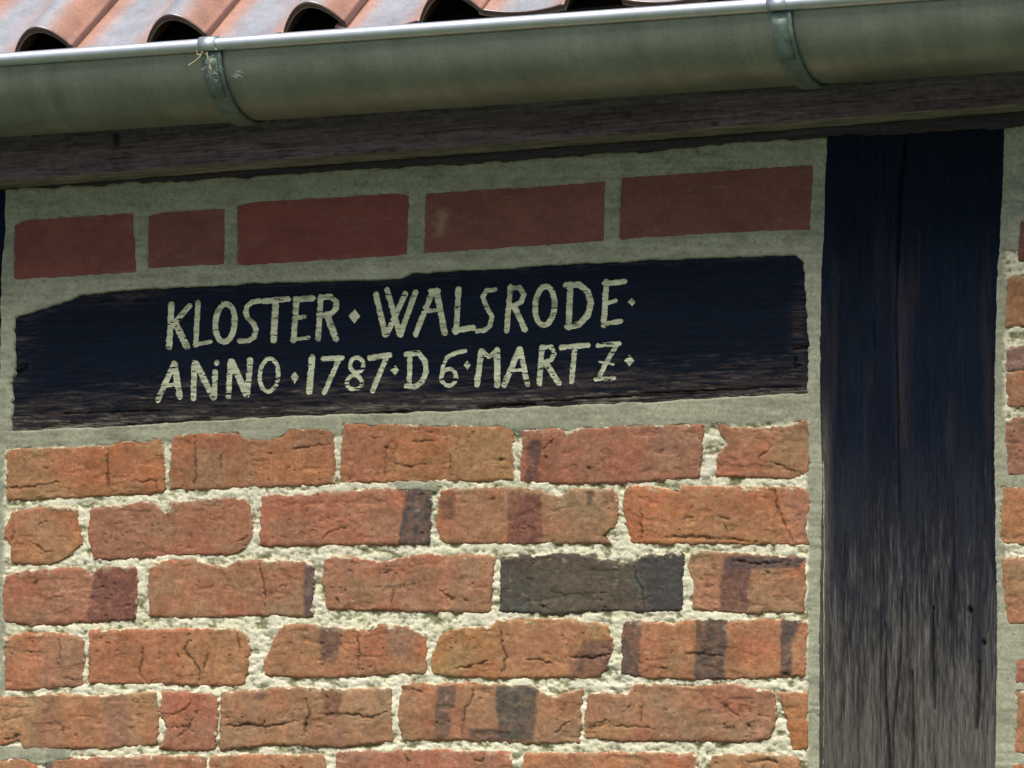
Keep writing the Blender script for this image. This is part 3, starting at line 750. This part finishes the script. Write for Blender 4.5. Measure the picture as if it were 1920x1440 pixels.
# ================================================================== THE INSCRIBED BOARD
def z1(pts): return [(270+x/4.0, 500+y/4.0) for x, y in pts]
def z2(pts): return [(680+x/3.556, 500+y/3.556) for x, y in pts]
def ell(cx, cy, rx, ry, tilt=0.0, n=20, a0=0, a1=360):
    o = []
    for k in range(n+1):
        a = R(a0+(a1-a0)*k/n)
        x, y = rx*math.sin(a), -ry*math.cos(a)
        o.append((cx+x-tilt*y, cy+y))
    return o
def dia(cx, cy, a, b_): return [(cx, cy-b_), (cx+a, cy), (cx, cy+b_), (cx-a, cy)]
def A(ch, strokes, sc=1): return (ch, [(z1(p), w_/4.0) for p, w_ in strokes])
def B(ch, strokes): return (ch, [(z2(p), w_/3.556) for p, w_ in strokes])
LETTERS = [
 A('K', [([(203,285),(185,602)],45), ([(338,292),(225,420)],40), ([(235,430),(318,598)],48)]),
 A('L', [([(402,268),(385,585)],38), ([(378,584),(495,562)],30)]),
 A('O', [(ell(605,420,73,143,0.06),42)]),
 A('S', [([(862,256),(810,262),(768,295),(760,340),(775,385),(820,425),(838,470),(822,528),(780,553),(712,557)],38)]),
 A('T', [([(895,257),(1078,242)],42), ([(985,262),(968,552)],48)]),
 A('E', [([(1142,240),(1118,552)],42), ([(1135,243),(1262,236)],44), ([(1140,385),(1202,375)],30), ([(1120,545),(1232,530)],30)]),
 A('R', [([(1322,228),(1303,540)],42), ([(1320,232),(1395,222),(1440,258),(1438,315),(1395,352),(1330,362)],40), ([(1375,368),(1435,540)],48)]),
 ('dot', [(z1(dia(1575,370,46,60)), -1)]),
 B('W', [([(85,182),(148,452)],38), ([(160,152),(245,448)],36), ([(282,180),(158,450)],36), ([(350,168),(250,452)],36)]),
 B('A', [([(465,160),(350,452)],36), ([(490,160),(545,440)],40), ([(410,296),(510,286)],28), ([(450,160),(505,160)],30)]),
 B('L', [([(637,148),(620,435)],36), ([(610,425),(732,405)],38)]),
 B('S', [([(880,150),(822,158),(798,200),(825,270),(860,330),(845,395),(810,424),(757,427)],31)]),
 B('R', [([(982,132),(957,425)],36), ([(978,142),(1045,138),(1072,185),(1055,235),(985,266)],32), ([(1012,272),(1080,418)],38)]),
 B('O', [(ell(1212,260,65,130,0.05),36)]),
 B('D', [([(1382,118),(1370,402)],40), ([(1355,122),(1440,118),(1498,165),(1520,240),(1497,325),(1440,384),(1362,400)],40)]),
 B('E', [([(1622,100),(1605,388)],38), ([(1612,112),(1743,98)],36), ([(1612,246),(1685,226)],28), ([(1602,382),(1718,362)],33)]),
 ('dot', [(z2(dia(1792,235,29,34)), -1)]),
 A('A', [([(222,725),(100,998)],42), ([(225,728),(265,972)],45), ([(150,892),(250,880)],30)]),
 A('N', [([(375,722),(367,985)],42), ([(388,725),(515,980)],45), ([(545,715),(540,725)],36), ([(532,785),(525,975)],38)]),
 A('N', [([(645,706),(630,970)],40), ([(655,712),(765,955)],48), ([(795,697),(770,960)],42)]),
 A('O', [(ell(935,812,70,124,0.05),32)]),
 ('dot', [(z1(dia(1128,828,34,50)), -1)]),
 A('1', [([(1257,678),(1238,938)],45)]),
 A('7', [([(1340,690),(1482,682)],40), ([(1458,692),(1350,942)],38)]),
 A('8', [(ell(1592,735,50,55),32), (ell(1575,868,57,53),32)]),
 A('7', [([(1692,682),(1838,662)],42), ([(1816,678),(1712,928)],38)]),
 ('dot', [(z1(dia(1880,775,35,44)), -1)]),
 B('D', [([(315,575),(308,790)],32), ([(288,582),(370,576),(414,630),(420,700),(395,765),(345,800),(290,794)],36)]),
 B('6', [([(680,560),(615,574),(562,604)],30), ([(562,604),(540,640),(526,690)],24), (ell(572,736,49,55),28)]),
 ('dot', [(z2(dia(695,655,27,32)), -1)]),
 B('M', [([(787,562),(760,785)],38), ([(797,562),(838,600),(893,555)],30), ([(893,555),(895,788)],40)]),
 B('A', [([(1042,548),(940,788)],38), ([(1047,548),(1095,783)],36), ([(985,692),(1080,682)],23)]),
 B('R', [([(1192,533),(1175,778)],36), ([(1192,538),(1255,532),(1276,575),(1255,620),(1187,642)],31), ([(1222,646),(1305,774)],38)]),
 B('T', [([(1322,538),(1498,522)],35), ([(1412,545),(1390,765)],34)]),
 B('Z', [([(1567,524),(1708,512)],32), ([(1690,522),(1620,640),(1570,742)],32), ([(1578,632),(1668,650)],18), ([(1548,748),(1673,741)],28)]),
 ('dot', [(z2(dia(1775,625,36,42)), -1)]),
]
def letter_sd(X, Y, strokes):
    s = np.full(X.shape, -1e9)
    for pts, w_ in strokes:
        if w_ < 0:
            d = poly_sd(X, Y, pts)
        else:
            d = w_/2*1.13-seg_dist(X, Y, pts)
        s = np.maximum(s, d)
    return s
ALLSTROKES = [q for _, st in LETTERS for q in st]
def plank_relief(X, Y):
    g = fbm(X/120, (Y+0.045*X)/5.0, 211, 4, 0.6); g2 = fbm(X/45, (Y+0.045*X)/2.2, 221, 3)
    low = ss(690, 790, Y+0.045*X)
    d = poly_sd(X, Y, PLANK)
    h = -0.6+(0.35+0.55*low)*g+(0.12+0.25*low)*g2+0.5*fbm(X/160, Y/40, 231, 3)-2.0*np.exp(-np.clip(d, 0, 99)/6.0)
    ls = np.full(X.shape, -1e9)
    for _, st in LETTERS:
        a = np.array([p for q, _w in st for p in q])
        bx0, by0 = a.min(0)-18; bx1, by1 = a.max(0)+18
        m = (X > bx0) & (X < bx1) & (Y > by0) & (Y < by1)
        if m.any(): ls[m] = np.maximum(ls[m], letter_sd(X[m], Y[m], st))
    h = h-1.5*ss(-1.5, 2.0, ls)                       # the letters are cut into the wood
    return h, g, g2, d, ls
board = thing('inscribed_board', tuple(P(770, 800)), 'black painted timber board with a cream two-line inscription set in the brickwork', 'inscription board')
px_ = np.arange(4, 1532, 2.0); py_ = np.arange(462, 826, 2.0)
X, Y = np.meshgrid(px_, py_)
h, g, g2, d, ls = plank_relief(X, Y)
v = (Y+0.045*X)                                       # level with the board's own slope
n = fbm(X/150, v/16, 241, 4, 0.6); n2 = fbm(X/34, v/3.2, 251, 5, 0.68)
wear = ss(722, 812, v+38*n+85*n2)
wear = np.maximum(wear, 0.85*np.exp(-np.clip(d, 0, 99)/10.0)*ss(-0.2, 0.5, n2))
wear = np.maximum(wear, 0.9*np.exp(-((X-1498)/16.0)**2)*ss(-0.35, 0.4, n2)*ss(520, 620, Y))
wear = np.maximum(wear, ss(95, 25, X)*ss(-0.2, 0.4, n2)*0.7)
wear = np.maximum(wear, 0.75*np.exp(-((v-570)/13.0)**2)*np.exp(-((X-225)/90.0)**2)*ss(-0.25, 0.35, n2))
rl = np.exp(-(fbm(X/140, v/5.0, 255, 4, 0.6)/0.05)**2)
bare = lin((72, 63, 61))*np.clip(0.9+0.7*g+0.6*g2, 0.15, 2.2)[..., None]*(1-0.6*rl[..., None])
h = h-0.7*rl*wear
pale = ss(0.30, 0.55, fbm(X/70, v/2.8, 261, 5, 0.66)+0.35*ss(775, 800, v))*wear
bare = bare*(1-0.55*pale[..., None])+lin((150, 144, 126))*0.55*pale[..., None]
col = 0.75*PAINT*np.clip(1.0+0.3*g+0.25*n, 0.4, 2)[..., None]*(1-wear[..., None])+bare*wear[..., None]
dust = 0.10*ss(0.2, 0.7, fbm(X/14, Y/8, 271, 4)); col = col+dust[..., None]*lin((70, 76, 84))*0.25
split = np.zeros_like(X)
for pts, w_ in (([(1488,654),(1514,652)], 3.0), ([(1492,672),(1490,690),(1500,686)], 2.6), ([(240,797),(420,789),(600,778),(760,772)], 2.0), ([(20,705),(48,690)], 4.0),
                ([(900,766),(960,760),(1000,758)], 4.5), ([(1020,752),(1200,742),(1300,738)], 1.6), ([(1200,738),(1500,724)], 1.5), ([(120,775),(300,770)], 1.5)):
    split = np.maximum(split, np.exp(-(seg_dist(X, Y+2*fbm(X/14, Y/14, 281, 3), pts)/w_)**2))
h = h-3*split; col = col*(1-0.85*split[..., None])
Q = P(X, Y); Q[..., 1] -= h*0.001
nx, ny = len(px_), len(py_)
V, F, C = skirt(Q.reshape(-1, 3), gridF(nx, ny), nx, ny, 0.06, np.clip(col, 0.002, 0.8).reshape(-1, 3))
mk('plank', V, F, M_board, board, C)
for k, (ch, st) in enumerate(LETTERS):
    a = np.array([p for q, _w in st for p in q])
    x0, y0 = a.min(0)-10; x1, y1 = a.max(0)+10
    stp = 1.0
    gx = np.arange(x0, x1, stp); gy = np.arange(y0, y1, stp)
    X, Y = np.meshgrid(gx, gy)
    s = letter_sd(X, Y, st)+1.2*fbm(X/6, Y/5, 301+k, 3)
    second = Y.mean()+0.045*X.mean() > 680
    # paint has flaked along the grain
    fl = fbm(X/26, (Y+0.05*X)/3.0, 331+k, 3, 0.6)
    chip = fbm(X/9, Y/6, 351+k, 3)
    keep = (s > 0) & (fl < (0.51 if second else 0.58)) & (chip < (0.70 if second else 0.76))
    hh = plank_relief(X, Y)[0]+0.35
    Q = P(X, Y); Q[..., 1] -= hh*0.001
    nxx, nyy = len(gx), len(gy)
    F = gridF(nxx, nyy)
    kq = keep.ravel()[F].all(1)
    F = F[kq]
    used = np.unique(F); rem = np.full(nxx*nyy, -1); rem[used] = np.arange(len(used))
    base = lin((206, 208, 176)) if second else lin((196, 197, 164))  # upper line's cream darkened to paint in the shade below the eaves
    cc = base*(1+0.34*fbm(X/16, Y/7, 371+k, 4, 0.6))[..., None]
    fade = ss(0.1, 0.6, fbm(X/22, (Y+0.05*X)/6, 391+k, 3))
    if ch in ('E', 'R', 'S') and not second: fade = np.maximum(fade, 0.75*ss(620-0.045*X.mean()+30, 645-0.045*X.mean()+30, Y))
    cc = cc*(1-0.5*fade[..., None])
    mk('letter' if ch != 'dot' else 'dot', Q.reshape(-1, 3)[used], rem[F], M_letter, board, np.clip(cc*ALB, .01, .8).reshape(-1, 3)[used])

# ================================================================== GUTTER
RG = 0.088                                            # half-round channel
YG = -0.034-0.012-RG                                  # its axis, in front of the beam
YB = YG-RG                                            # plane of the bead
b0 = P(0, 113, YB); b1 = P(1430, 11, YB)
def bead_at(x):                                       # bead axis as a function of x
    t_ = (x-b0[0])/(b1[0]-b0[0])
    return b0[2]+t_*(b1[2]-b0[2])
gutter = thing('rain_gutter', (float(P(960, 150, YG)[0]), YG, float(bead_at(0))-RG), 'weathered grey-green zinc half-round gutter along the eaves', 'gutter')
GX0, GX1 = float(P(-330, 100, YG)[0]), float(P(2160, 100, YG)[0])
def sweep(name, xs, prof, mat, parent, closed=True, caps=False):
    """sweep a (y, z) profile along the gutter"""
    xs = np.asarray(xs); prof = np.asarray(prof); m = len(prof)
    V = np.concatenate([np.stack([np.full(m, x), prof[:, 0], prof[:, 1]+bead_at(x)], -1) for x in xs])
    F = []
    for i in range(len(xs)-1):
        for j in range(m if closed else m-1):
            j2 = (j+1) % m
            F.append((i*m+j, (i+1)*m+j, (i+1)*m+j2, i*m+j2))
    if caps:
        F.append(tuple(range(m))); F.append(tuple(range((len(xs)-1)*m, len(xs)*m))[::-1])
    o = mk(name, V, F, mat, parent)
    return o
ang = np.linspace(math.pi, 2*math.pi, 40)
outer = [(YG+RG*math.cos(a), RG*math.sin(a)-0.004) for a in ang]+[(YG+RG, 0.03)]
inner = [(YG+RG-0.002, 0.03)]+[(YG+(RG-0.002)*math.cos(a), (RG-0.002)*math.sin(a)-0.004) for a in ang[::-1]]
gxs = np.linspace(GX0, GX1, 40)
sweep('channel', gxs, outer+inner, M_zinc, gutter)
RBD = 0.0092
bead = [(YB-0.004+RBD*math.cos(a), RBD*math.sin(a)) for a in np.linspace(0, 2*math.pi, 20, endpoint=False)]
sweep('rolled_bead', gxs, bead, M_bead, gutter)

def bracket(px, py, label=None):
    xc_ = float(P(px, py, YB)[0]); hw = 0.0145
    xs = [xc_-hw, xc_-hw*0.86, xc_+hw*0.86, xc_+hw]
    ro = RG+0.0058; ri = RG+0.0012
    a2 = np.linspace(math.pi*1.02, 2*math.pi, 36)
    pf = [(YG+ro*math.cos(a), ro*math.sin(a)-0.004) for a in a2]+[(YG+ri*math.cos(a), ri*math.sin(a)-0.004) for a in a2[::-1]]
    o = sweep('gutter_bracket', xs, pf, M_strap, gutter, True, True)
    # spring clip folded over the bead
    rc0, rc1 = RBD+0.0005, RBD+0.0022
    a3 = np.linspace(R(-50), R(235), 26)
    pf2 = [(YB-0.004+rc1*math.cos(a), rc1*math.sin(a)) for a in a3]+[(YB-0.004+rc0*math.cos(a), rc0*math.sin(a)) for a in a3[::-1]]
    sweep('spring_clip', [xc_-hw*1.1, xc_+hw*0.75], pf2, M_bead, o, True, True)
    # clip tongue riveted to the strap
    a4 = np.linspace(math.pi*1.05, math.pi*1.24, 8)
    pf3 = [(YG+(ro+0.0024)*math.cos(a), (ro+0.0024)*math.sin(a)-0.004) for a in a4]+[(YG+(ro+0.0002)*math.cos(a), (ro+0.0002)*math.sin(a)-0.004) for a in a4[::-1]]
    sweep('clip_tongue', [xc_-hw*0.8, xc_+hw*0.62], pf3, M_strap, o, True, True)
    return o
bracket(399, 82); bracket(1466, 6)

# ================================================================== ROOF TILES
PITCH = R(36.0)
YT = YG+0.008                                         # lower ends of the tiles hang over the gutter
dU = np.array([0, math.cos(PITCH), math.sin(PITCH)]); dN = np.array([0, -math.sin(PITCH), math.cos(PITCH)])
XT0 = float(P(32, 106, YT)[0]); TP = float(P(282, 88, YT)[0])-XT0
ZT = float(P(200, 108, YT)[2])
roof = thing('tiled_roof', (XT0, YT, ZT), 'red clay pantile roof edge showing above the zinc gutter', 'roof')
def tile_profile(u):
    """height above the pan; u = 0 at the left foot of the roll, 1 = one cover width"""
    u = np.asarray(u)
    # roll from 0 to 0.46, pan before it
    pan = 0.006*((u+0.29)/0.29)**2
    r = np.where((u >= 0) & (u <= 0.46), 0.0, 0.0)
    up = 0.048*np.sin(np.clip((u+0.03)/0.46, 0, 1)*math.pi*0.93)**0.8
    return np.where(u < -0.03, pan*0.9, np.maximum(up, 0.004))
TT = 0.010; TL = 0.38
proto = None
def tile_mesh():
    us = np.concatenate([np.linspace(-0.62, -0.03, 14), np.linspace(-0.02, 0.44, 26)])
    hs = np.array([float(tile_profile(q)) for q in us])
    hs[:14] = 0.010*((us[:14]+0.30)/0.32)**2
    vsn = np.concatenate([[0.0, 0.0035], np.linspace(0.02, TL, 8)])
    top, bot = [], []
    for q, v_ in enumerate(vsn):
        for u, hh in zip(us, hs):
            nrm_off = TT
            top.append((u*TP, v_, hh+TT)); bot.append((u*TP, v_, hh))
    m = len(us); nv = len(vsn)
    Vt = np.array(top+bot)
    Wd = Vt[:, :1]*np.array([1, 0, 0])+Vt[:, 1:2]*dU+Vt[:, 2:3]*dN
    F = []
    o = m*nv
    for j in range(nv-1):
        for i in range(m-1):
            a = j*m+i
            F.append((a, a+1, a+m+1, a+m)); F.append((o+a, o+a+m, o+a+m+1, o+a+1))
        a = j*m; F.append((a, a+m, o+a+m, o+a))
        a = j*m+m-1; F.append((a, o+a, o+a+m, a+m))
    for i in range(m-1):
        F.append((i, o+i, o+i+1, i+1))
        a = (nv-1)*m+i; F.append((a, a+1, o+a+1, o+a))
    # pale sky reflection painted along pan and roll crown, orange clay at the flanks
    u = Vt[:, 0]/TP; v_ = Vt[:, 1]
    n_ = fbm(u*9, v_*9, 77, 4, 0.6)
    sheen = np.exp(-((u+0.27+0.06*n_)/0.19)**4)+0.95*np.exp(-((u-0.20+0.05*n_)/0.11)**4)
    sheen = np.clip(sheen*(0.97+0.4*n_), 0, 1)
    sheen[len(top):] = 0
    cc = np.array([0.45, 0.225, 0.145])*(1-sheen[:, None])+np.array([0.33, 0.34, 0.37])*sheen[:, None]
    cc[len(top):] = (0.10, 0.045, 0.035)  # shade of the underside put into the colour
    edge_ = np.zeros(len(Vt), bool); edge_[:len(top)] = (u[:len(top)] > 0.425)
    cc[edge_] = (0.20, 0.075, 0.05)  # side face of the roll painted dark, as in shade
    cc[:len(top)][v_[:len(top)] < 1e-6] = (0.09, 0.04, 0.03)  # lower end rim coloured near black for its shade
    return Wd, F, cc
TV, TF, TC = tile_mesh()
rng = random.Random(5)
for row in range(2):
    for k in range(-2, 8):
        if proto is None:
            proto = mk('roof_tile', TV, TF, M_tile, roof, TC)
            proto.data.polygons.foreach_set('use_smooth', [True]*len(proto.data.polygons))
            cen = np.array(proto.location); o = proto
            md = proto.modifiers.new('edges', 'BEVEL'); md.width = 0.0022; md.segments = 2; md.limit_method = 'ANGLE'; md.angle_limit = R(50)
        else:
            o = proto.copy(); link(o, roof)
        off = np.array([k*TP, 0, 0])+row*(TL-0.06)*dU+row*0.016*dN
        o.location = cen+np.array([XT0, YT, ZT])+off
        o.location.x += rng.uniform(-.003, .003); o.location.z += rng.uniform(-.002, .002)
        o.rotation_euler = (rng.uniform(-.006, .006), rng.uniform(-.012, .012), rng.uniform(-.008, .008))
# boarding under the tiles closes the roof
p0 = np.array([0, YT, ZT])+0.045*dU-0.012*dN; p1 = p0+2.8*dU
xl, xr_ = GX0-0.4, GX1+0.4
V = []
for q in (p0, p1):
    for dn in (0.0, -0.02):
        for x in (xl, xr_):
            V.append(np.array([x, 0, 0])+q+dn*dN)
mk('roof_boarding', V, [(0,1,5,4),(2,6,7,3),(0,2,3,1),(4,5,7,6),(0,4,6,2),(1,3,7,5)], M_deck, roof, None, False)

# ================================================================== STRAW AND COBWEB ON THE BRACKET
def tube(pts, r_, n=5):
    pts = np.array(pts); V = []; F = []
    for i, p in enumerate(pts):
        tg = pts[min(i+1, len(pts)-1)]-pts[max(i-1, 0)]; tg = tg/np.linalg.norm(tg)
        a = np.cross(tg, (0.3, 0.9, 0.2)); a /= np.linalg.norm(a); b_ = np.cross(tg, a)
        for j in range(n):
            t_ = 2*math.pi*j/n
            V.append(p+r_*(math.cos(t_)*a+math.sin(t_)*b_))
    for i in range(len(pts)-1):
        for j in range(n):
            F.append((i*n+j, i*n+(j+1) % n, (i+1)*n+(j+1) % n, (i+1)*n+j))
    return V, F
straw = thing('straw_tuft', tuple(P(385, 105, YB-0.012)), 'wisps of dry straw and cobweb caught on the left gutter bracket', 'straw')
def strand(pxs, r_, mat, name, dy=0.014):
    pts = [P(x, y, YB-dy+0.004*rng.random()) for x, y in pxs]
    # smooth the polyline
    q = []
    for i in range(len(pts)-1):
        for t_ in (0, 0.33, 0.66): q.append(pts[i]*(1-t_)+pts[i+1]*t_)
    q.append(pts[-1])
    V, F = tube(q, r_)
    mk(name, V, F, mat, straw)
strand([(354,123),(366,115),(376,106),(380,96)], 0.0013, M_straw, 'straw')
strand([(369,94),(370,102),(378,104)], 0.0010, M_straw, 'straw')
strand([(388,97),(390,112),(394,122),(396,132)], 0.0007, M_straw, 'straw')
strand([(400,112),(394,118),(392,128)], 0.0005, M_straw, 'straw')
strand([(372,104),(384,100),(392,108),(400,104)], 0.0005, M_straw, 'straw')
strand([(404,82),(402,88),(406,94)], 0.0008, M_web, 'straw')
for k in range(16):
    x, y = rng.uniform(378, 412), rng.uniform(108, 150)
    yy = 0.014-0.0005*(y-108)*0.3
    strand([(x, y), (x+rng.uniform(-9, 9), y+rng.uniform(-4, 8)), (x+rng.uniform(-14, 14), y+rng.uniform(-2, 14))], 0.00022, M_web, 'cobweb_thread', max(0.004, yy))
for k in range(6):
    x, y = rng.uniform(430, 450), rng.uniform(132, 142)
    strand([(x, y), (x+rng.uniform(4, 10), y+rng.uniform(-2, 4)), (x+rng.uniform(8, 16), y+rng.uniform(0, 6))], 0.00025, M_web, 'cobweb_thread', 0.004)
